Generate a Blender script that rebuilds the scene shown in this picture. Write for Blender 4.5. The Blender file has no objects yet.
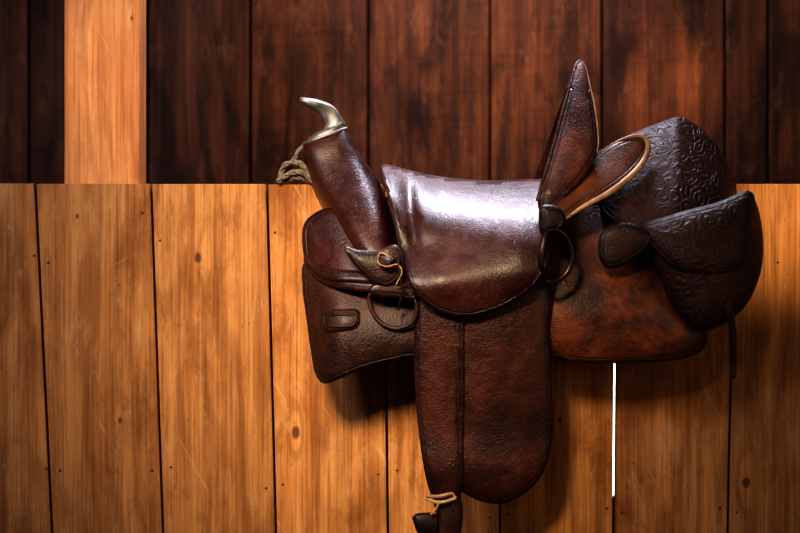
import bpy, math, random
import numpy as np
from mathutils import Vector
from mathutils.geometry import delaunay_2d_cdt
random.seed(4)
D=3.111; S=0.002; ZC=1.2; YC=0.015
def P(px,py,y=0.0):
    k=(D+y)/D
    return Vector(((px-400)*S*k, y, ZC+(266-py)*S*k))
sc=bpy.context.scene
sc.view_settings.view_transform='Standard'
try: sc.view_settings.look='High Contrast'
except Exception: pass
col=sc.collection
# ------------------------------------------------ node helpers
class N:
    def __init__(s,name):
        s.m=bpy.data.materials.new(name); s.m.use_nodes=True
        s.t=s.m.node_tree; s.n=s.t.nodes; s.l=s.t.links
        s.b=s.n['Principled BSDF']
    def new(s,ty,**k):
        n=s.n.new(ty)
        for a,v in k.items(): setattr(n,a,v)
        return n
    def put(s,sock,v):
        if isinstance(v,bpy.types.NodeSocket): s.l.new(v,sock)
        else: sock.default_value=v
    def math(s,op,a,b=0.0,c=None,clamp=False):
        n=s.new('ShaderNodeMath',operation=op,use_clamp=clamp)
        s.put(n.inputs[0],a); s.put(n.inputs[1],b)
        if c is not None: s.put(n.inputs[2],c)
        return n.outputs[0]
    def mr(s,v,a,b,c=0.0,d=1.0):
        n=s.new('ShaderNodeMapRange',interpolation_type='SMOOTHSTEP')
        s.put(n.inputs[0],v)
        for i,x in enumerate((a,b,c,d)): s.put(n.inputs[i+1],x)
        return n.outputs[0]
    def pos(s): return s.new('ShaderNodeNewGeometry').outputs['Position']
    def scale(s,v,sc,off=None):
        n=s.new('ShaderNodeVectorMath',operation='MULTIPLY'); s.put(n.inputs[0],v); s.put(n.inputs[1],sc); o=n.outputs[0]
        if off is not None:
            n=s.new('ShaderNodeVectorMath',operation='ADD'); s.put(n.inputs[0],o); s.put(n.inputs[1],off); o=n.outputs[0]
        return o
    def rot(s,v,a):
        n=s.new('ShaderNodeVectorRotate',rotation_type='Y_AXIS'); s.put(n.inputs['Vector'],v); n.inputs['Angle'].default_value=a; return n.outputs[0]
    def noise(s,v,scale,detail=4,rough=.55,dist=0.0):
        n=s.new('ShaderNodeTexNoise'); s.put(n.inputs['Vector'],v)
        n.inputs['Scale'].default_value=scale; n.inputs['Detail'].default_value=detail
        n.inputs['Roughness'].default_value=rough; n.inputs['Distortion'].default_value=dist
        return n.outputs[0]
    def mix(s,f,a,b,mode='MIX'):
        n=s.new('ShaderNodeMix',data_type='RGBA',blend_type=mode)
        s.put(n.inputs[0],f)
        for i,x in ((6,a),(7,b)):
            if isinstance(x,tuple) and len(x)==3: x=x+(1,)
            s.put(n.inputs[i],x)
        return n.outputs[2]
    def attr(s,name): return s.new('ShaderNodeAttribute',attribute_name=name).outputs['Fac']
    def bump(s,h,strength,dist=.01,nrm=None):
        n=s.new('ShaderNodeBump'); s.put(n.inputs['Height'],h); n.inputs['Strength'].default_value=strength
        n.inputs['Distance'].default_value=dist
        if nrm is not None: s.put(n.inputs['Normal'],nrm)
        return n.outputs[0]

def wood(name,ca,cb,cdark,rough=.6,knots=(),saw=0.0,bandscale=9,stain=.6,scuff=.3,cpale=None,ringf=.4):
    s=N(name); p=s.pos(); r=s.attr('rnd')
    comb=s.new('ShaderNodeCombineXYZ'); s.put(comb.inputs[0],s.math('MULTIPLY',r,7.3)); s.put(comb.inputs[2],s.math('MULTIPLY',r,23.0)); s.put(comb.inputs[1],s.math('MULTIPLY',r,5.0))
    v=s.scale(p,(1,1,1),comb.outputs[0])
    kf=None; bend=None
    wob=s.noise(p,30,3,.5)
    for (kx,kz,kr) in knots:
        sub=s.new('ShaderNodeVectorMath',operation='SUBTRACT'); s.put(sub.inputs[0],p); sub.inputs[1].default_value=(kx,0,kz)
        q=s.scale(sub.outputs[0],(1,0,.7))
        ln=s.new('ShaderNodeVectorMath',operation='LENGTH'); s.put(ln.inputs[0],q)
        d=s.math('ADD',ln.outputs['Value'],s.math('MULTIPLY',s.math('SUBTRACT',wob,.5),kr*1.2))
        q2=s.scale(sub.outputs[0],(1,0,.32))
        l2=s.new('ShaderNodeVectorMath',operation='LENGTH'); s.put(l2.inputs[0],q2)
        f=s.mr(d,kr*.5,kr*1.2,1,0); b=s.mr(l2.outputs['Value'],0,kr*3.2,1,0)
        kf=f if kf is None else s.math('MAXIMUM',kf,f)
        bend=b if bend is None else s.math('MAXIMUM',bend,b)
    sx=s.new('ShaderNodeSeparateXYZ'); s.put(sx.inputs[0],v)
    warp=s.noise(s.scale(v,(3.4,3.4,.6)),1.0,3,.5)
    ph=s.math('ADD',s.math('MULTIPLY',sx.outputs[0],bandscale*8.0),s.math('MULTIPLY',warp,bandscale*7))
    if bend is not None: ph=s.math('ADD',ph,s.math('MULTIPLY',bend,5.0))
    ring=s.math('SINE',ph); ring=s.mr(ring,0,1.0)
    fib=s.noise(s.scale(v,(210,210,4)),1.0,5,.65)
    mid=s.noise(s.scale(v,(34,34,.8)),1.0,5,.65)
    blot=s.noise(s.scale(v,(6,6,2.4)),1.0,7,.68,.4)
    brk=s.noise(s.scale(v,(12,12,3)),1.0,3,.5)
    grime=s.noise(s.scale(v,(22,22,7)),1.0,9,.78,.3)
    c=s.mix(s.mr(mid,.38,.62),ca,cb)
    c=s.mix(s.math('MULTIPLY',s.math('MULTIPLY',ring,s.mr(brk,.35,.6)),ringf),c,cdark)
    c=s.mix(s.math('MULTIPLY',s.mr(fib,.46,.66),.5),c,cdark)
    c=s.mix(s.math('MULTIPLY',s.mr(blot,.48,.72),stain),c,cdark)
    c=s.mix(s.math('MULTIPLY',s.mr(grime,.52,.66),stain*.55),c,cdark)
    sc1=s.noise(s.scale(s.rot(v,.5),(90,90,3.5)),1.0,3,.6); sc2=s.noise(s.scale(s.rot(v,-1.1),(120,120,5)),1.0,3,.6)
    scm=s.math('MAXIMUM',s.mr(sc1,.66,.74),s.mr(sc2,.68,.76))
    if cpale:
        c=s.mix(s.math('MULTIPLY',scm,scuff*.8),c,cpale)
        c=s.mix(s.math('MULTIPLY',s.mr(grime,.46,.34),scuff*.7),c,cpale)
    sp=s.new('ShaderNodeTexVoronoi'); s.put(sp.inputs['Vector'],s.scale(v,(1,1,.6))); sp.inputs['Scale'].default_value=30
    c=s.mix(s.math('MULTIPLY',s.mr(sp.outputs['Distance'],.02,.07,1,0),.6),c,tuple(x*.5 for x in cdark))
    tone=s.mr(r,0,1,.72,1.15)
    tv=s.new('ShaderNodeCombineXYZ')
    for i in range(3): s.put(tv.inputs[i],tone)
    c=s.mix(1.0,c,tv.outputs[0],'MULTIPLY')
    if kf is not None: c=s.mix(s.math('MULTIPLY',kf,.8),c,tuple(x*.35 for x in cdark))
    h=s.math('ADD',s.math('MULTIPLY',fib,.8),s.math('MULTIPLY',ring,.25))
    if saw>0:
        sw=s.noise(s.scale(s.rot(v,.06),(5.0,2,80)),1.0,3,.6)
        h=s.math('ADD',h,s.math('MULTIPLY',sw,saw)); c=s.mix(s.math('MULTIPLY',s.math('MULTIPLY',s.mr(sw,.5,.65),s.mr(blot,.4,.6)),.6*saw),c,cdark)
    s.put(s.b.inputs['Base Color'],c)
    s.put(s.b.inputs['Roughness'],s.mr(blot,.3,.7,rough-.1,rough+.12))
    s.b.inputs['Specular IOR Level'].default_value=.3
    s.put(s.b.inputs['Normal'],s.bump(h,.5,.002))
    return s.m

def leather(name,ca,cb,rough=.32,tool=0.0,wear=(.25,.09,.03),wearf=.35,grain=.25,coat=.3,mottle=4.0,edge=.5,scr=.5):
    s=N(name); p=s.pos(); ed=s.attr('ed')
    n1=s.noise(p,mottle*2,8,.68,.3); n2=s.noise(p,45,6,.7); n3=s.noise(s.scale(s.rot(p,.35),(220,220,14)),1.0,4,.65); n4=s.noise(s.scale(s.rot(p,-.9),(180,180,10)),1.0,4,.65)
    c=s.mix(s.mr(n1,.35,.68),ca,cb)
    rub=s.math('MULTIPLY',s.mr(n1,.46,.66),s.mr(n2,.45,.65))
    c=s.mix(s.math('MULTIPLY',rub,wearf),c,wear)
    scm=s.math('MAXIMUM',s.mr(n3,.62,.72),s.mr(n4,.64,.74))
    c=s.mix(s.math('MULTIPLY',scm,.45*scr),c,wear)
    e=s.mr(ed,.0004,.0030,1,0)
    c=s.mix(s.math('MULTIPLY',s.math('MULTIPLY',e,edge),s.mr(n2,.35,.6)),c,wear)
    dk=s.mr(ed,.002,.026,1,0)
    c=s.mix(s.math('MULTIPLY',dk,.5),c,tuple(x*.3 for x in ca))
    gr=s.math('SUBTRACT',1.0,s.mr(s.math('ABSOLUTE',s.math('SUBTRACT',ed,.009)),.0003,.0018,0,1))
    c=s.mix(s.math('MULTIPLY',gr,.5),c,tuple(x*.3 for x in ca))
    vo=s.new('ShaderNodeTexVoronoi'); s.put(vo.inputs['Vector'],p); vo.inputs['Scale'].default_value=260
    wr=s.noise(p,30,8,.7,.6)
    h=s.math('ADD',s.math('MULTIPLY',vo.outputs['Distance'],.55*grain),s.math('MULTIPLY',wr,2.0*grain))
    h=s.math('SUBTRACT',h,s.math('MULTIPLY',gr,.8)); h=s.math('SUBTRACT',h,s.math('MULTIPLY',scm,.3*scr))
    if tool>0:
        wp=s.new('ShaderNodeTexNoise'); s.put(wp.inputs['Vector'],p); wp.inputs['Scale'].default_value=22
        q=s.new('ShaderNodeVectorMath',operation='MULTIPLY_ADD'); s.put(q.inputs[0],wp.outputs['Color']); q.inputs[1].default_value=(.035,.035,.035); s.put(q.inputs[2],p)
        v2=s.new('ShaderNodeTexVoronoi',feature='F1'); s.put(v2.inputs['Vector'],s.scale(q.outputs[0],(1,.3,1))); v2.inputs['Scale'].default_value=30
        w=s.math('SINE',s.math('MULTIPLY',v2.outputs['Distance'],24.0))
        w=s.mr(w,-.4,.7)
        inside=s.math('MULTIPLY',s.mr(ed,.010,.013),s.mr(n1,.66,.42,.3,1))
        w=s.math('MULTIPLY',w,inside)
        h=s.math('ADD',h,s.math('MULTIPLY',w,tool))
        c=s.mix(s.math('MULTIPLY',s.math('SUBTRACT',1.0,w),.6*min(tool,1)),c,tuple(x*.3 for x in ca))
    s.put(s.b.inputs['Base Color'],c)
    rr=s.math('ADD',s.mr(n2,.3,.7,rough-.07,rough+.16),s.math('MULTIPLY',s.mr(n1,.35,.7),.14))
    s.put(s.b.inputs['Roughness'],s.math('ADD',rr,s.math('MULTIPLY',scm,.14*scr)))
    s.b.inputs['Coat Weight'].default_value=coat; s.b.inputs['Coat Roughness'].default_value=.34
    s.put(s.b.inputs['Normal'],s.bump(h,.85,.0018))
    return s.m
def simple(name,c1,c2,rough=.5,metal=0.0,scale=40,emit=0):
    s=N(name); n=s.noise(s.pos(),scale,5,.6)
    s.put(s.b.inputs['Base Color'],s.mix(s.mr(n,.35,.65),c1,c2))
    s.b.inputs['Roughness'].default_value=rough; s.b.inputs['Metallic'].default_value=metal
    if emit:
        s.b.inputs['Emission Color'].default_value=(1,.95,.86,1); s.b.inputs['Emission Strength'].default_value=emit
    s.put(s.b.inputs['Normal'],s.bump(n,.2,.002))
    return s.m
def kz(px,py): v=P(px,py); return (v.x,v.z)
pine=wood('pine_boards',(.72,.365,.135),(.56,.25,.08),(.20,.064,.017),.65,
   knots=[kz(198,257)+(.008,),kz(296,432)+(.009,),kz(746,482)+(.009,),kz(77,216)+(.004,),kz(120,420)+(.0045,),kz(560,420)+(.005,)],cpale=(.80,.52,.28),scuff=.5,stain=.75)
postm=wood('pine_post',(.76,.38,.155),(.60,.27,.10),(.30,.10,.03),.55,knots=[kz(128,14)+(.004,)],cpale=(.8,.5,.3),stain=.4)
dark=wood('weathered_boards',(.16,.054,.020),(.078,.025,.010),(.014,.005,.003),.65,saw=.5,bandscale=7,stain=.95,cpale=(.30,.125,.055),scuff=.5,ringf=.7)
WR=(.22,.072,.034)
L_seat=leather('leather_seat',(.036,.0068,.0055),(.070,.0145,.010),.31,wear=WR,wearf=.3,coat=.4,grain=.6,mottle=3,scr=.8)
L_fork=leather('leather_fork',(.036,.0075,.007),(.062,.0135,.010),.28,wear=WR,wearf=.25,coat=.5,grain=.5,scr=.7)
L_fend=leather('leather_fender',(.034,.008,.005),(.100,.024,.012),.35,wear=WR,wearf=.4,coat=.3,grain=1.1,scr=.8)
L_skirt=leather('leather_front_skirt',(.024,.0068,.005),(.062,.016,.010),.38,wear=WR,wearf=.35,coat=.2,grain=.9,scr=.7)
L_rear=leather('leather_rear_skirt',(.028,.009,.005),(.30,.075,.022),.36,wear=(.50,.17,.05),wearf=.45,coat=.25,grain=.9,mottle=4,scr=.8)
L_bag=leather('leather_tooled_bag',(.052,.0155,.009),(.10,.030,.015),.48,tool=1.0,wear=(.26,.10,.05),wearf=.4,coat=.0,grain=.5)
L_cant=leather('leather_cantle',(.05,.012,.007),(.23,.062,.022),.36,wear=(.45,.17,.06),wearf=.45,coat=.2,grain=.6)
L_wing=leather('leather_wing_lining',(.13,.038,.014),(.30,.10,.035),.42,wear=(.5,.22,.09),wearf=.4,coat=.1,grain=.6)
L_dark=leather('leather_dark',(.014,.004,.003),(.030,.009,.006),.4,wear=WR,wearf=.1,coat=.1)
M_tan=simple('worn_rawhide_edge',(.70,.44,.23),(.46,.24,.12),.5)
M_steel=simple('old_steel',(.46,.44,.43),(.20,.185,.18),.52,.7)
M_iron=simple('dark_iron',(.10,.06,.05),(.05,.03,.025),.3,.9)
M_rope=simple('rope_fibre',(.34,.27,.21),(.15,.12,.09),.9,scale=120)
M_thread=simple('waxed_thread',(.20,.085,.04),(.12,.05,.025),.6)
M_nail=simple('nail_steel',(.12,.09,.08),(.06,.045,.04),.5,.6)
M_floor=simple('dirt_floor',(.12,.07,.04),(.06,.035,.02),.95,scale=6)
M_glow=simple('slit_glow_pane',(.9,.9,.85),(.8,.8,.78),.4,emit=3)  # emissive, added as the brightness behind the board slit

# ------------------------------------------------ mesh helpers
def empty(name):
    o=bpy.data.objects.new(name,None); o.empty_display_size=.1; col.objects.link(o); return o
def meshobj(name,vs,fs,mat,parent=None,smooth=True,attrs=None):
    me=bpy.data.meshes.new(name); me.from_pydata([tuple(v) for v in vs],[],fs); me.update()
    if smooth: me.polygons.foreach_set('use_smooth',[True]*len(me.polygons))
    if attrs:
        for k,a in attrs.items():
            at=me.attributes.new(k,'FLOAT','POINT'); at.data.foreach_set('value',list(map(float,a)))
    me.materials.append(mat)
    o=bpy.data.objects.new(name,me); col.objects.link(o)
    if parent: o.parent=parent
    return o
def catmull(pts,closed=True,step=4.0):
    pts=[np.array(p,float) for p in pts]; n=len(pts); out=[]
    rng=range(n) if closed else range(n-1)
    for i in rng:
        if closed: a,b,c,d=pts[(i-1)%n],pts[i],pts[(i+1)%n],pts[(i+2)%n]
        else: a,b,c,d=pts[max(i-1,0)],pts[i],pts[i+1],pts[min(i+2,n-1)]
        k=max(1,int(np.linalg.norm(c-b)/step))
        for j in range(k):
            t=j/k
            out.append(.5*((2*b)+(-a+c)*t+(2*a-5*b+4*c-d)*t*t+(-a+3*b-3*c+d)*t**3))
    if not closed: out.append(pts[-1])
    return np.array(out)
def inside(q,poly):
    x,y=q[:,0],q[:,1]; r=np.zeros(len(q),bool); n=len(poly)
    for i in range(n):
        x1,y1=poly[i]; x2,y2=poly[(i+1)%n]
        if y1==y2: continue
        c=((y1>y)!=(y2>y))&(x<(x2-x1)*(y-y1)/(y2-y1)+x1); r^=c
    return r
def dist(q,poly):
    d=np.full(len(q),1e9); n=len(poly)
    for i in range(n):
        a=poly[i]; b=poly[(i+1)%n]; ab=b-a; L=ab@ab
        if L==0: continue
        t=np.clip(((q-a)@ab)/L,0,1); d=np.minimum(d,np.linalg.norm(q-(a+t[:,None]*ab),axis=1))
    return d
def puffed(depth,poly,puff,pw):
    def f(q):
        d=dist(q,poly); return depth(q[:,0],q[:,1])-puff*(1-np.exp(-d/pw))
    return f
def panel(name,pts,depth,mat,parent,puff=.006,pw=8,th=.004,step=4.0,mirror=True,stitch=None):
    poly=catmull(pts,True,step)
    mn=poly.min(0); mx=poly.max(0)
    gx,gy=np.meshgrid(np.arange(mn[0],mx[0],step),np.arange(mn[1],mx[1],step*.87))
    gx[1::2]+=step/2
    g=np.stack([gx.ravel(),gy.ravel()],1)
    g=g[inside(g,poly)]; g=g[dist(g,poly)>step*.55]
    allp=np.concatenate([poly,g]); n=len(poly)
    r=delaunay_2d_cdt([Vector(p) for p in allp],[(i,(i+1)%n) for i in range(n)],[],1,1e-5)
    q=np.array([tuple(v) for v in r[0]]); fs=[list(f) for f in r[2]]
    cen=np.array([q[f].mean(0) for f in fs]); ok=inside(cen,poly); fs=[f for f,k in zip(fs,ok) if k]
    ed=dist(q,poly); F=puffed(depth,poly,puff,pw); ys=F(q)
    vs=[P(a[0],a[1],y) for a,y in zip(q,ys)]
    out=[]
    for f in fs:
        a,b,c=[vs[i] for i in f[:3]]
        out.append(f if (b-a).cross(c-a).y<0 else f[::-1])
    fs=out; eds=list(ed*S+.03*np.clip((ys-(YC-.05))/.04,0,1))
    if mirror:
        m=len(vs); vs=vs+[Vector((v.x,2*YC-v.y,v.z)) for v in vs]; fs=fs+[[i+m for i in f[::-1]] for f in fs]; eds=eds*2
    o=meshobj(name,vs,fs,mat,parent,attrs={'ed':eds})
    md=o.modifiers.new('thickness','SOLIDIFY'); md.thickness=th; md.offset=0
    if stitch:
        stitches(name+'_stitching',poly,F,stitch,parent)
    return o,F,poly
def stitches(name,poly,F,ins,parent,closed=True,dy=.0028):
    n=len(poly); area=0
    for i in range(n):
        a=poly[i]; b=poly[(i+1)%n]; area+=a[0]*b[1]-a[1]*b[0]
    sg=1 if area>0 else -1
    offs=[]
    for i in range(n):
        t=poly[(i+1)%n]-poly[i-1]; t/=max(1e-6,np.linalg.norm(t)); offs.append(poly[i]+ins*sg*np.array([-t[1],t[0]]))
    offs=np.array(offs); keep=dist(offs,poly)>ins*.8
    pts=[]
    for i in range(n):
        if keep[i] and keep[(i+1)%n]:
            a,b=offs[i],offs[(i+1)%n]; L=np.linalg.norm(b-a); k=max(1,int(round(L/2.4)))
            for j in range(k): pts.append((a+(b-a)*(j+.15)/k,a+(b-a)*(j+.75)/k))
    vs=[];fs=[]
    A=np.array([p[0] for p in pts]); B=np.array([p[1] for p in pts])
    ya=F(A)-dy; yb=F(B)-dy
    for a,b,y1,y2 in zip(A,B,ya,yb):
        p=P(a[0],a[1],y1); q=P(b[0],b[1],y2); t=(q-p).normalized(); u=t.cross(Vector((0,1,0))).normalized()*.0007; w=Vector((0,-.0007,0)); i=len(vs)
        m=(p+q)/2
        vs+= [p,m+u,m+w,m-u,m-w,q]
        fs+=[(i,i+1,i+2),(i,i+2,i+3),(i,i+3,i+4),(i,i+4,i+1),(i+5,i+2,i+1),(i+5,i+3,i+2),(i+5,i+4,i+3),(i+5,i+1,i+4)]
    meshobj(name,vs,fs,M_thread,parent)
def tube(name,pts,r,mat,parent,closed=False,radii=None,raw=False,step=3):
    if raw: w=pts
    else:
        c=catmull(pts,closed,step) if len(pts)>2 else np.array(pts,float)
        w=[P(*p) for p in c]
    cu=bpy.data.curves.new(name,'CURVE'); cu.dimensions='3D'; cu.bevel_depth=r; cu.bevel_resolution=3; cu.use_fill_caps=True
    sp=cu.splines.new('POLY'); sp.points.add(len(w)-1)
    for i,(p,v) in enumerate(zip(sp.points,w)):
        p.co=(v[0],v[1],v[2],1)
        if radii: p.radius=float(np.interp(i/(len(w)-1),np.linspace(0,1,len(radii)),radii))
    sp.use_cyclic_u=closed; sp.use_smooth=True
    cu.materials.append(mat)
    o=bpy.data.objects.new(name,cu); col.objects.link(o)
    if parent:o.parent=parent
    return o
def box(name,x0,x1,y0,y1,z0,z1,mat,parent=None,bev=.002,shear=None,rnd=None):
    vs=[]
    for z in (z0,z1):
        for x in (0,1):
            for y in (y0,y1):
                X=(x0,x1)[x] if shear is None else shear[(z==z1)][x]
                vs.append((X,y,z))
    fs=[(0,1,3,2),(4,6,7,5),(0,4,5,1),(2,3,7,6),(0,2,6,4),(1,5,7,3)]
    o=meshobj(name,vs,fs,mat,parent,smooth=False,attrs={'rnd':[random.random() if rnd is None else rnd]*8})
    if bev:
        m=o.modifiers.new('bevel','BEVEL'); m.width=bev; m.segments=2
    return o
def loft(name,secs,mat,parent,nseg=40,cap=True,pw=2.3,cutwall=False):
    vs=[];fs=[]
    S_=np.array(secs,float); k=len(S_); tt=np.linspace(0,k-1,(k-1)*5+1)
    def cr(t):
        i=min(int(t),k-2); u=t-i; a,b,c,d=S_[max(i-1,0)],S_[i],S_[i+1],S_[min(i+2,k-1)]
        return .5*((2*b)+(-a+c)*u+(2*a-5*b+4*c-d)*u*u+(-a+3*b-3*c+d)*u**3)
    rows=[cr(t) for t in tt]
    for r in rows:
        lx,ly,rx,ry,hd,yc=r
        for j in range(nseg):
            a=2*math.pi*j/nseg; c=math.cos(a); s_=math.sin(a)
            c=math.copysign(abs(c)**(2/pw),c); s_=math.copysign(abs(s_)**(2/pw),s_)
            u=.5+.5*c; base=P(lx+(rx-lx)*u,ly+(ry-ly)*u,0.0)
            y=yc-hd*s_
            if cutwall and base.z<1.372:
                if abs(y-yc)<.024: y=yc-math.copysign(.024,s_)
            vs.append(P(lx+(rx-lx)*u,ly+(ry-ly)*u,y))
    R=len(rows)
    for i in range(R-1):
        for j in range(nseg):
            f=(i*nseg+j,i*nseg+(j+1)%nseg,(i+1)*nseg+(j+1)%nseg,(i+1)*nseg+j)
            if cutwall:
                yy=[vs[q].y for q in f]
                if min(yy)<0 and max(yy)>.03 and max(vs[q].z for q in f)<1.38: continue
            fs.append(f)
    if cap: fs.append(tuple(range(nseg))[::-1])
    if cap and not cutwall: fs.append(tuple((R-1)*nseg+j for j in range(nseg)))
    o=meshobj(name,vs,fs,mat,parent,attrs={'ed':[.05]*len(vs)})
    return o
I=lambda x,xs,ys: np.interp(x,xs,ys)
def sm(t): t=np.clip(t,0,1); return t*t*(3-2*t)

# ------------------------------------------------ stall partition
WT=P(0,184).z
part=empty('stall_partition')
top=[-314,-197,-81,35,151,267,384,500,617,735,853,970,1088]
bot=[-284,-172,-60,52,163,276,388,500,614,728,842,956,1070]
def seam(i,py): return top[i]+(bot[i]-top[i])*(py-183)/350
def sx(i,z,off):
    py=266-(z-ZC)/S; return (seam(i,py)+off-400)*S
for i in range(len(top)-1):
    ga=1.6 if i==8 else 1.1; gb=1.6 if i+1==8 else 1.1
    zt=WT+random.uniform(-.002,.002)+(.004 if i<3 else 0)
    yo=random.uniform(-.0015,.0015)
    box('board_%d'%(i+1),0,0,0+yo+.001,.028,.0,zt,pine,part,.0018,
        shear=((sx(i,0,ga),sx(i+1,0,-gb)),(sx(i,zt,ga),sx(i+1,zt,-gb))),rnd=[.2,.5,.3,.25,.40,.85,.9,.7,.42,.2,.75,.4,.3][i])
for i in range(1,len(top)-1):  # strips added behind the seams to block light through the gaps
    if i==8: continue
    box('seam_blocker_%d'%i,0,0,.0285,.04,.02,WT-.01,dark,part,.001,shear=((sx(i,.02,-12),sx(i,.02,12)),(sx(i,WT-.01,-12),sx(i,WT-.01,12))))
vs=[];fs=[]
for (px,py) in [(46,468),(60,470),(152,470),(171,467),(266,488),(283,484),(34,255),(48,262),(160,240),(275,232),(378,474),(397,470),(607,508),(622,512),(720,508),(737,512),(745,205),(778,262),(490,517),(508,514),(142,212)]:
    c=P(px,py,-.0012); i=len(vs); vs.append(c+Vector((0,-.0008,0)))
    for j in range(10):
        a=j*math.pi/5; vs.append(c+Vector((math.cos(a)*.0026,.0012,math.sin(a)*.0026)))
    for j in range(10): fs.append((i,i+1+j,i+1+(j+1)%10))
meshobj('nails',vs,fs,M_nail,part)
# ------------------------------------------------ post
def PX(px,y): return P(px,0,y).x
box('wooden_post',PX(64,.045),PX(140,.045),.045,.125,0,2.9,postm,None,.004,rnd=.9)
# ------------------------------------------------ back wall
YB=.85
wb=empty('wall_back')
e=[-420,-300,-190,-85,28,147,250,368,490,602,725,768,880,1000,1110,1230]
rn=[.4,.6,.3,.5,.25,.35,.55,.75,1.0,1.1,.5,.95,.2,.4,.5,.3]
wx0,wx1,wz0,wz1=PX(560,YB),PX(690,YB),P(0,500,YB).z,P(0,330,YB).z
for i in range(len(e)-1):
    a,b=PX(e[i]+1.3,YB),PX(e[i+1]-1.3,YB)
    yy=YB+random.uniform(-.004,.004)
    if b<wx0 or a>wx1: box('plank_%d'%(i+1),a,b,yy,YB+.03,0,2.9,dark,wb,.003,rnd=rn[i])
    else:
        box('plank_%d_upper'%(i+1),a,b,yy,YB+.03,wz1,2.9,dark,wb,.003,rnd=rn[i])
        box('plank_%d_lower'%(i+1),a,b,yy,YB+.03,0,wz0,dark,wb,.003,rnd=rn[i])
        if a<wx0: box('plank_%d_left'%(i+1),a,wx0,yy,YB+.03,wz0,wz1,dark,wb,.001,rnd=rn[i])
        if b>wx1: box('plank_%d_right'%(i+1),wx1,b,yy,YB+.03,wz0,wz1,dark,wb,.001,rnd=rn[i])
box('backing',PX(e[0],YB),wx0-.01,YB+.032,YB+.05,0,2.9,dark,wb,0)
box('backing_right',wx1+.01,PX(e[-1],YB),YB+.032,YB+.05,0,2.9,dark,wb,0)
box('backing_upper',wx0-.01,wx1+.01,YB+.032,YB+.05,wz1,2.9,dark,wb,0)
glow=empty('slit_glow')  # glowing framed pane added so light shows through the board slit
box('pane',wx0,wx1,YB+.018,YB+.022,wz0,wz1,M_glow,glow,0)
for nm,a in (('frame_left',(wx0,wx0+.012,wz0,wz1)),('frame_right',(wx1-.012,wx1,wz0,wz1)),('frame_top',(wx0,wx1,wz1-.012,wz1)),('frame_bottom',(wx0,wx1,wz0,wz0+.012))):
    box(nm,a[0],a[1],YB-.003,YB+.017,a[2],a[3],dark,glow,.001)
meshobj('floor',[(-3,-4,0),(3,-4,0),(3,1.2,0),(-3,1.2,0)],[(0,1,2,3)],M_floor,smooth=False)

# ------------------------------------------------ SADDLE
sd=empty('western_saddle')
def d_under(x,y): return -.022-.06*sm((y-190)/100)
panel('tree_lining',[(318,222),(345,212),(400,195),(480,200),(545,200),(600,175),(640,160),(700,170),(725,210),(738,260),(725,300),(690,330),(620,340),(540,335),(470,330),(400,340),(340,345),(322,300)],d_under,L_dark,sd,th=.008,step=8)
def d_fs(x,y):
    w=sm((x-285)/60); return -.035-(.03+.075*w)*sm((y-195)/150)-.02*w
panel('front_skirt',[(307,262),(340,262),(380,262),(430,262),(432,300),(430,352),(408,357),(385,362),(362,368),(343,376),(330,382),(322,381),(316,370),(313,352),(311,340),(307,310),(304,285)],d_fs,L_skirt,sd,puff=.012,pw=10,th=.008,stitch=5)
dj=lambda x,y:d_fs(x,y)-.018-.03*sm((x-310)/70)
panel('front_jockey',[(303,236),(306,222),(316,213),(330,208),(350,215),(375,235),(400,250),(415,262),(416,285),(405,292),(385,292),(362,291),(340,288),(325,283),(313,275),(306,262)],dj,L_fork,sd,puff=.014,pw=12,th=.006,stitch=4.5)
panel('rigging_band',[(305,255),(315,262),(332,268),(352,270),(375,272),(400,274),(401,284),(378,283),(352,281),(330,279),(314,272),(305,264)],lambda x,y:dj(x,y)-.015,L_fork,sd,puff=.004,pw=4,th=.003,step=3)
panel('skirt_slot_leather',[(322,311),(340,309),(357,309),(360,315),(359,324),(353,329),(338,331),(326,331),(321,323)],lambda x,y:d_fs(x,y)-.016,L_skirt,sd,puff=.004,pw=4,th=.003,step=3)
tube('skirt_slot_loop',[(x,y,float(d_fs(x,y))-.0225) for x,y in [(327,316),(340,314),(354,315),(356,320),(352,325),(338,326),(327,325),(324,320)]],.0018,L_dark,sd,closed=True)
def d_rs(x,y):
    w=1-.45*sm((x-600)/160); return -.03-.11*w*sm((y-180)/140)
panel('rear_skirt',[(530,225),(555,214),(580,208),(605,204),(625,212),(650,240),(665,270),(690,300),(702,325),(706,338),(700,350),(680,358),(650,361),(615,362),(580,361),(558,357),(545,350),(530,348)],d_rs,L_rear,sd,puff=.020,pw=16,th=.007,stitch=6)
def topb(x): return I(x,[590,622,640,660,678,700,718,730,738,745],[200,140,131,123,117,130,148,170,195,215])
def d_yoke(x,y):
    t=np.clip((y-topb(x))/110,0,1); return YC-.165*(1-(1-t)**1.6)
panel('saddlebag_yoke',[(622,142),(640,131),(660,123),(678,117),(690,121),(705,133),(718,148),(729,168),(737,190),(742,207),(720,216),(690,224),(664,228),(640,232),(622,225),(608,218),(600,206),(612,180)],d_yoke,L_bag,sd,puff=.004,pw=5,th=.005,stitch=3.5)
def d_bag(x,y): return -.10-.03*sm((y-190)/80)-.015*np.sin(np.clip((x-640)/120,0,1)*math.pi)
panel('saddlebag_pouch',[(655,232),(690,215),(730,200),(748,193),(756,205),(761,228),(762,255),(757,280),(746,303),(730,318),(708,329),(692,325),(676,309),(667,292),(660,275),(652,256)],d_bag,L_bag,sd,puff=.045,pw=14,th=.005,stitch=4)
panel('saddlebag_flap',[(638,226),(660,219),(690,210),(720,202),(748,191),(754,203),(752,222),(748,245),(741,266),(730,274),(712,279),(695,277),(680,271),(664,259),(650,244)],lambda x,y:d_bag(x,y)-.034,L_bag,sd,puff=.024,pw=12,th=.006,stitch=4)
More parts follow.
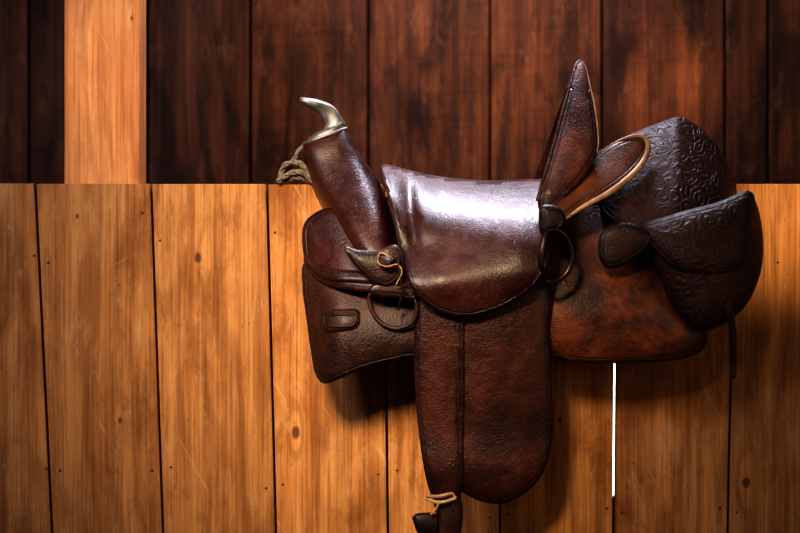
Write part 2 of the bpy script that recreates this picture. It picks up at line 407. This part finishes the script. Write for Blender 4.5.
panel('saddlebag_side_tab',[(604,230),(618,223),(636,224),(648,231),(652,240),(645,250),(632,259),(620,266),(607,267),(600,258),(599,242)],lambda x,y:-.165-.0*x,L_skirt,sd,puff=.010,pw=6,th=.004,step=3)
panel('saddlebag_tie_strap',[(711,279),(718,277),(725,288),(732,305),(736,330),(736,352),(736,376),(731,377),(729,350),(728,325),(723,306),(716,292)],lambda x,y:-.170+.04*sm((y-300)/70),L_fend,sd,puff=.001,pw=2,th=.003,step=2.5)
def d_rj(x,y): return -.055-.125*sm((y-130)/100)
rj=[(546,224),(550,208),(564,190),(582,170),(598,155),(615,143),(632,137),(643,138),(647,147),(641,162),(626,178),(606,192),(582,205),(562,219)]
panel('rear_jockey',rj,d_rj,L_wing,sd,puff=.008,pw=7,th=.008,step=3)
tube('rear_jockey_binding',[(x,y,float(d_rj(x,y))-.003) for x,y in [(598,153),(615,142),(632,136),(644,137),(648,147),(642,163),(627,179),(607,193.5),(583,206.5),(563,220)]],.0066,M_tan,sd,radii=[.1,.3,.6,.9,1,1,.9,.8,.6,.3])
def d_ca(x,y):
    t=np.clip((y-62)/130,0,1); return YC-.001-.165*t**.9
ca=[(577,64),(580,61.5),(585,64),(590,85),(595,108),(598,135),(597,152),(583,176),(566,195),(552,214),(542,212),(539,200),(545,178),(554,148),(562,118),(570,88)]
panel('cantle',ca,d_ca,L_cant,sd,puff=.008,pw=5,th=.010,step=3)
tube('cantle_binding',[(x,y,float(d_ca(x,y))-.003) for x,y in [(538,200),(544,178),(553,148),(561,118),(569,90),(576,66),(580,61)]],.0045,L_seat,sd)
tube('cantle_binding_worn_edge',[(x,y,float(d_ca(x,y))-.007) for x,y in [(580,61),(585,65),(590,85),(595,108),(598.5,138),(597,152)]],.0022,M_tan,sd,radii=[.5,.8,1,.9,.8,.4])
vs=[];fs=[];le=catmull([(578,64),(570,88),(562,118),(554,148),(545,178),(540,200)],False,6)
for p in le:
    yn=float(d_ca(p[0],p[1]))
    for j in range(13):
        u=-1+j/6
        v=P(p[0],p[1],yn); vs.append(Vector((v.x+.035*(1-u*u)*min(1,(p[1]-60)/60),YC+(YC-yn)*u,v.z)))
for i in range(len(le)-1):
    for j in range(12): fs.append((i*13+j,i*13+j+1,(i+1)*13+j+1,(i+1)*13+j))
o=meshobj('cantle_dish',vs,fs,L_seat,sd,attrs={'ed':[.05]*len(vs)}); m=o.modifiers.new('t','SOLIDIFY'); m.thickness=.004; m.offset=0
def d_fe(x,y): return -.165+.045*sm((y-300)/230)-.018*np.cos((x-485)/65*1.4)-.012*np.exp(-((y-470)/30)**2)
panel('fender',[(420,285),(480,285),(545,285),(548,330),(551,380),(552,425),(549,452),(541,474),(527,490),(508,501),(490,502),(474,497),(460,488),(445,470),(432,440),(422,400),(418,340)],d_fe,L_fend,sd,puff=.010,pw=10,th=.006,stitch=5)
panel('stirrup_leather',[(417,290),(440,290),(463,290),(464,340),(464,400),(463,450),(461,493),(450,499),(436,500),(430,490),(424,465),(418,420),(415,370),(415,320)],lambda x,y:d_fe(x,y)-.012,L_fend,sd,puff=.004,pw=5,th=.005,step=3.5)
tube('leather_crease',[(x,y,float(d_fe(x,y))-.0175) for x,y in [(455,322),(456,380),(456,440),(454,485)]],.0012,L_dark,sd)
def topS(x): return I(x,[378,395,410,440,480,510,535,545,560],[163,168,172,178,181,180.5,180,178,176])
def d_seat(x,y):
    W=I(x,[380,400,430,480,520,550],[.185,.175,.185,.215,.235,.235])
    H=I(x,[380,420,480,550],[75,85,95,105])
    t=np.clip((y-topS(x))/H,0,1)
    b=YC-W*(1-(1-t)**2.5)
    b=b-(.225-W)*sm((y-240)/50)
    b=b+.014*np.exp(-((x-407-.12*(y-180))/7)**2)*sm((y-172)/20)*(1-sm((y-225)/40))
    return b-.010*np.exp(-((y-278)/20)**2)*sm((x-415)/30)
panel('seat_and_jockey',[(380,166),(386,165),(398,168),(418,173),(445,178),(480,181),(512,180.5),(538,180),(547,181),(549,200),(549,225),(549,250),(545,270),(535,285),(520,297),(500,308),(478,315),(460,316.5),(442,312),(426,303),(413,289),(406,272),(401,252),(396,225),(388,195)],d_seat,L_seat,sd,puff=.008,pw=8,th=.006,step=3.4)
loft('fork_pommel',[(304,144,346,129,.034,YC),(303,152,352,139,.046,YC),(306,168,361,154,.060,YC),(313,188,373,172,.085,YC),(323,209,385,193,.120,YC),(334,229,393,215,.155,YC),(345,247,397,236,.18,YC),(358,262,399,256,.195,YC),(370,272,400,272,.195,YC)],L_fork,sd,nseg=48,cutwall=True,pw=2.7)
panel('fork_lip',[(344,246),(358,250),(378,250),(396,245),(404,260),(401,277),(388,286),(374,282),(362,272),(350,258)],lambda x,y:-.182-.010*sm((y-235)/35),L_skirt,sd,puff=.006,pw=6,th=.004,step=3)
ring=[]
for j in range(40):
    a=2*math.pi*j/40; u=.5+.5*math.cos(a)*1.02
    px=304+(346-304)*u; py=144+(129-144)*u
    ring.append(P(px,py-1,YC-.036*math.sin(a)))
tube('horn_plate_rim',ring,.0035,M_steel,sd,closed=True,raw=True)
loft('horn_cap_plate',[(306,143,344,129,.030,YC),(308,138,344,124,.029,YC),(316,132,345,121,.022,YC)],M_steel,sd,nseg=32)
loft('saddle_horn',[(322,131,346,124,.016,YC),(325,123,342,117,.013,YC),(321,114,336,108,.014,YC),(314,110,328,102.5,.022,YC),(307,106.5,316,98.5,.027,YC),(301,102.5,305,97,.026,YC),(299,99.5,300.5,97,.018,YC)],M_steel,sd,nseg=32)
def concho(name,px,py,y,r,mat):
    vs=[];fs=[];c=P(px,py,y); R=[(0,.004),(.35,.0042),(.5,.0025),(.8,.002),(1,0)]; n=24
    for k,(a,h) in enumerate(R):
        for j in range(n):
            t=2*math.pi*j/n; rr=a*r*(1+.06*math.cos(8*t)*(a>.7)); vs.append(c+Vector((math.cos(t)*rr,-h,math.sin(t)*rr)))
    for k in range(len(R)-1):
        for j in range(n): fs.append((k*n+j,k*n+(j+1)%n,(k+1)*n+(j+1)%n,(k+1)*n+j))
    meshobj(name,vs,fs,mat,sd,attrs={'ed':[.05]*len(vs)})
concho('rosette_leather',389,259,-.208,.021,L_skirt)
concho('rosette_concho',389,259,-.212,.008,M_steel)
tube('saddle_string_1',[(388,256,-.218),(380,252,-.215),(378,262,-.215),(386,266,-.218),(398,264,-.218),(402,272,-.22),(396,284,-.212)],.0013,M_tan,sd)
tube('saddle_string_2',[(390,262,-.218),(397,256,-.218),(399,268,-.218),(402,290,-.21),(398,310,-.19)],.0018,L_skirt,sd)
tube('front_rigging_loop',[(370,294,-.172),(392,291,-.182),(412,296,-.188),(417,308,-.188),(412,322,-.185),(397,328,-.18),(382,323,-.176),(372,310,-.172)],.0042,L_skirt,sd,closed=True)
panel('rigging_strap',[(378,282),(398,284),(416,290),(416,300),(398,298),(378,296),(368,290)],lambda x,y:-.190+0*x,L_fork,sd,puff=.004,pw=4,th=.003,step=3)
tube('rear_rigging_ring',[(548,230,-.215),(560,231,-.208),(569,242,-.205),(572,256,-.205),(568,271,-.205),(557,280,-.208),(545,280,-.215),(541,265,-.225),(543,245,-.225)],.0055,M_iron,sd,closed=True)
panel('rear_ring_keeper',[(540,208),(552,205),(562,210),(565,220),(560,230),(550,234),(541,233)],lambda x,y:-.206+.0*x,L_dark,sd,puff=.008,pw=5,th=.004,step=3)
tube('stirrup_tie',[(426,498,-.150),(440,502,-.172),(456,497,-.168),(452,493,-.17),(438,496,-.172),(427,495,-.155)],.0034,M_tan,sd)
tube('stirrup_tie_end',[(440,500,-.173),(436,508,-.172),(431,514,-.17)],.0022,M_tan,sd)
loft('stirrup_hobble',[(432,492,460,492,.012,-.145),(434,505,462,502,.016,-.145),(437,520,463,516,.017,-.145),(437,533,461,533,.014,-.145),(440,545,458,545,.010,-.145)],L_skirt,sd,nseg=24)
loft('stirrup_roller',[(412,517,416,530,.006,-.15),(417,513,420,534,.012,-.15),(430,512,433,535,.012,-.15),(437,514,439,533,.010,-.15)],L_dark,sd,nseg=24)
st=[(-.058,0.0),(-.066,-.05),(-.072,-.10),(-.06,-.135),(0,-.148),(.06,-.135),(.072,-.10),(.066,-.05),(.058,0.0),(.03,.02),(0,.024),(-.03,.02)]
c=P(448,548,-.145); cc=catmull(st,True,.02)
tube('stirrup',[c+Vector((a[0],a[0]*.2,a[1])) for a in cc],.009,L_dark,sd,closed=True,raw=True)
# ------------------------------------------------ rope tied around pommel
rp=empty('rope_tie')
def rope(name,pts,r):
    c=catmull(pts,False,2); base=[P(*p) for p in c]; n=len(base)
    for s_ in range(3):
        w=[]
        for i,b in enumerate(base):
            t=(base[min(i+1,n-1)]-base[max(i-1,0)]).normalized(); u=t.cross(Vector((0,1,0))).normalized(); v=t.cross(u)
            a=i*.55+s_*2.094; w.append(b+(u*math.cos(a)+v*math.sin(a))*r*.55)
        tube('%s_strand_%d'%(name,s_+1),w,r*.62,M_rope,rp,raw=True)
rope('loop',[(330,141,.07),(312,143,.05),(301,148,.02),(295,157,.01),(290,166,.012),(284,174,.014),(281,181,.012)],.0042)
rope('coil',[(279,181,.012),(284,166,.0),(292,162,-.01),(300,163,-.015),(307,170,-.012),(311,180,-.01)],.0055)
rope('wrap',[(278,181,-.006),(290,173,-.014),(302,172,-.016),(312,181,-.01)],.0055)
rope('wrap_low',[(280,180,.03),(290,178,-.002),(300,177,-.006),(309,182,.004)],.0050)
# ------------------------------------------------ lights
def area(name,loc,tgt,size,sy,e,c,):
    l=bpy.data.lights.new(name,'AREA'); l.shape='RECTANGLE'; l.size=size; l.size_y=sy; l.energy=e; l.color=c
    o=bpy.data.objects.new(name,l); o.location=loc; o.rotation_euler=(Vector(tgt)-Vector(loc)).to_track_quat('-Z','Y').to_euler(); col.objects.link(o)
def spot(name,loc,tgt,e,c,ang,blend=1,r=.05):
    l=bpy.data.lights.new(name,'SPOT'); l.energy=e; l.color=c; l.spot_size=math.radians(ang); l.spot_blend=blend; l.shadow_soft_size=r
    o=bpy.data.objects.new(name,l); o.location=loc; o.rotation_euler=(Vector(tgt)-Vector(loc)).to_track_quat('-Z','Y').to_euler(); col.objects.link(o)
area('skylight',(.25,.52,2.7),(.1,.0,1.3),.55,.16,24,(.84,.84,1.0))
area('left_sheen_fill',(-1.3,-1.7,2.3),(-.1,-.1,1.2),.5,.5,17,(.88,.86,1.0))  # cool area light added for small sheens on the leather
area('right_warm_fill',(2.4,-2.0,1.5),(.3,0,1.1),.7,1.2,8,(1,.74,.5))  # added low warm fill for the dark boards at right
spot('warm_key_spot',(-.7,-2.5,2.6),P(345,300,0),390,(1,.78,.5),26,1,.3)  # added warm key spot; soft cone makes the centre glow on the boards
spot('sun_shaft_back',(1.1,-.9,2.6),P(672,85,YB),170,(1,.6,.28),9,1,.10)
spot('sun_shaft_back_mid',(.7,-.5,2.7),P(515,85,YB),90,(1,.6,.28),9,1,.08)
spot('sun_shaft_partition',(1.6,-1.6,2.1),P(800,215,0),190,(1,.72,.38),11,1,.04)
spot('post_spot',(-.5,-1.2,2.4),P(110,60,.05),44,(1,.76,.5),15,1,.05)  # narrow warm spot aimed at the post
spot('back_wall_spot',(.1,-.3,2.9),P(400,60,YB),74,(1,.68,.42),50,1,.2)  # wide warm spot aimed high on the back wall
w=bpy.data.worlds.new('World'); sc.world=w; w.use_nodes=True
w.node_tree.nodes['Background'].inputs[0].default_value=(.55,.42,.36,1); w.node_tree.nodes['Background'].inputs[1].default_value=.07
# ------------------------------------------------ camera
cd=bpy.data.cameras.new('camera'); cd.lens=70; cd.sensor_width=36
cd.dof.use_dof=True; cd.dof.focus_distance=3.04; cd.dof.aperture_fstop=2.4
co=bpy.data.objects.new('camera',cd); co.location=(0,-D,ZC); co.rotation_euler=(math.pi/2,0,0); col.objects.link(co); sc.camera=co
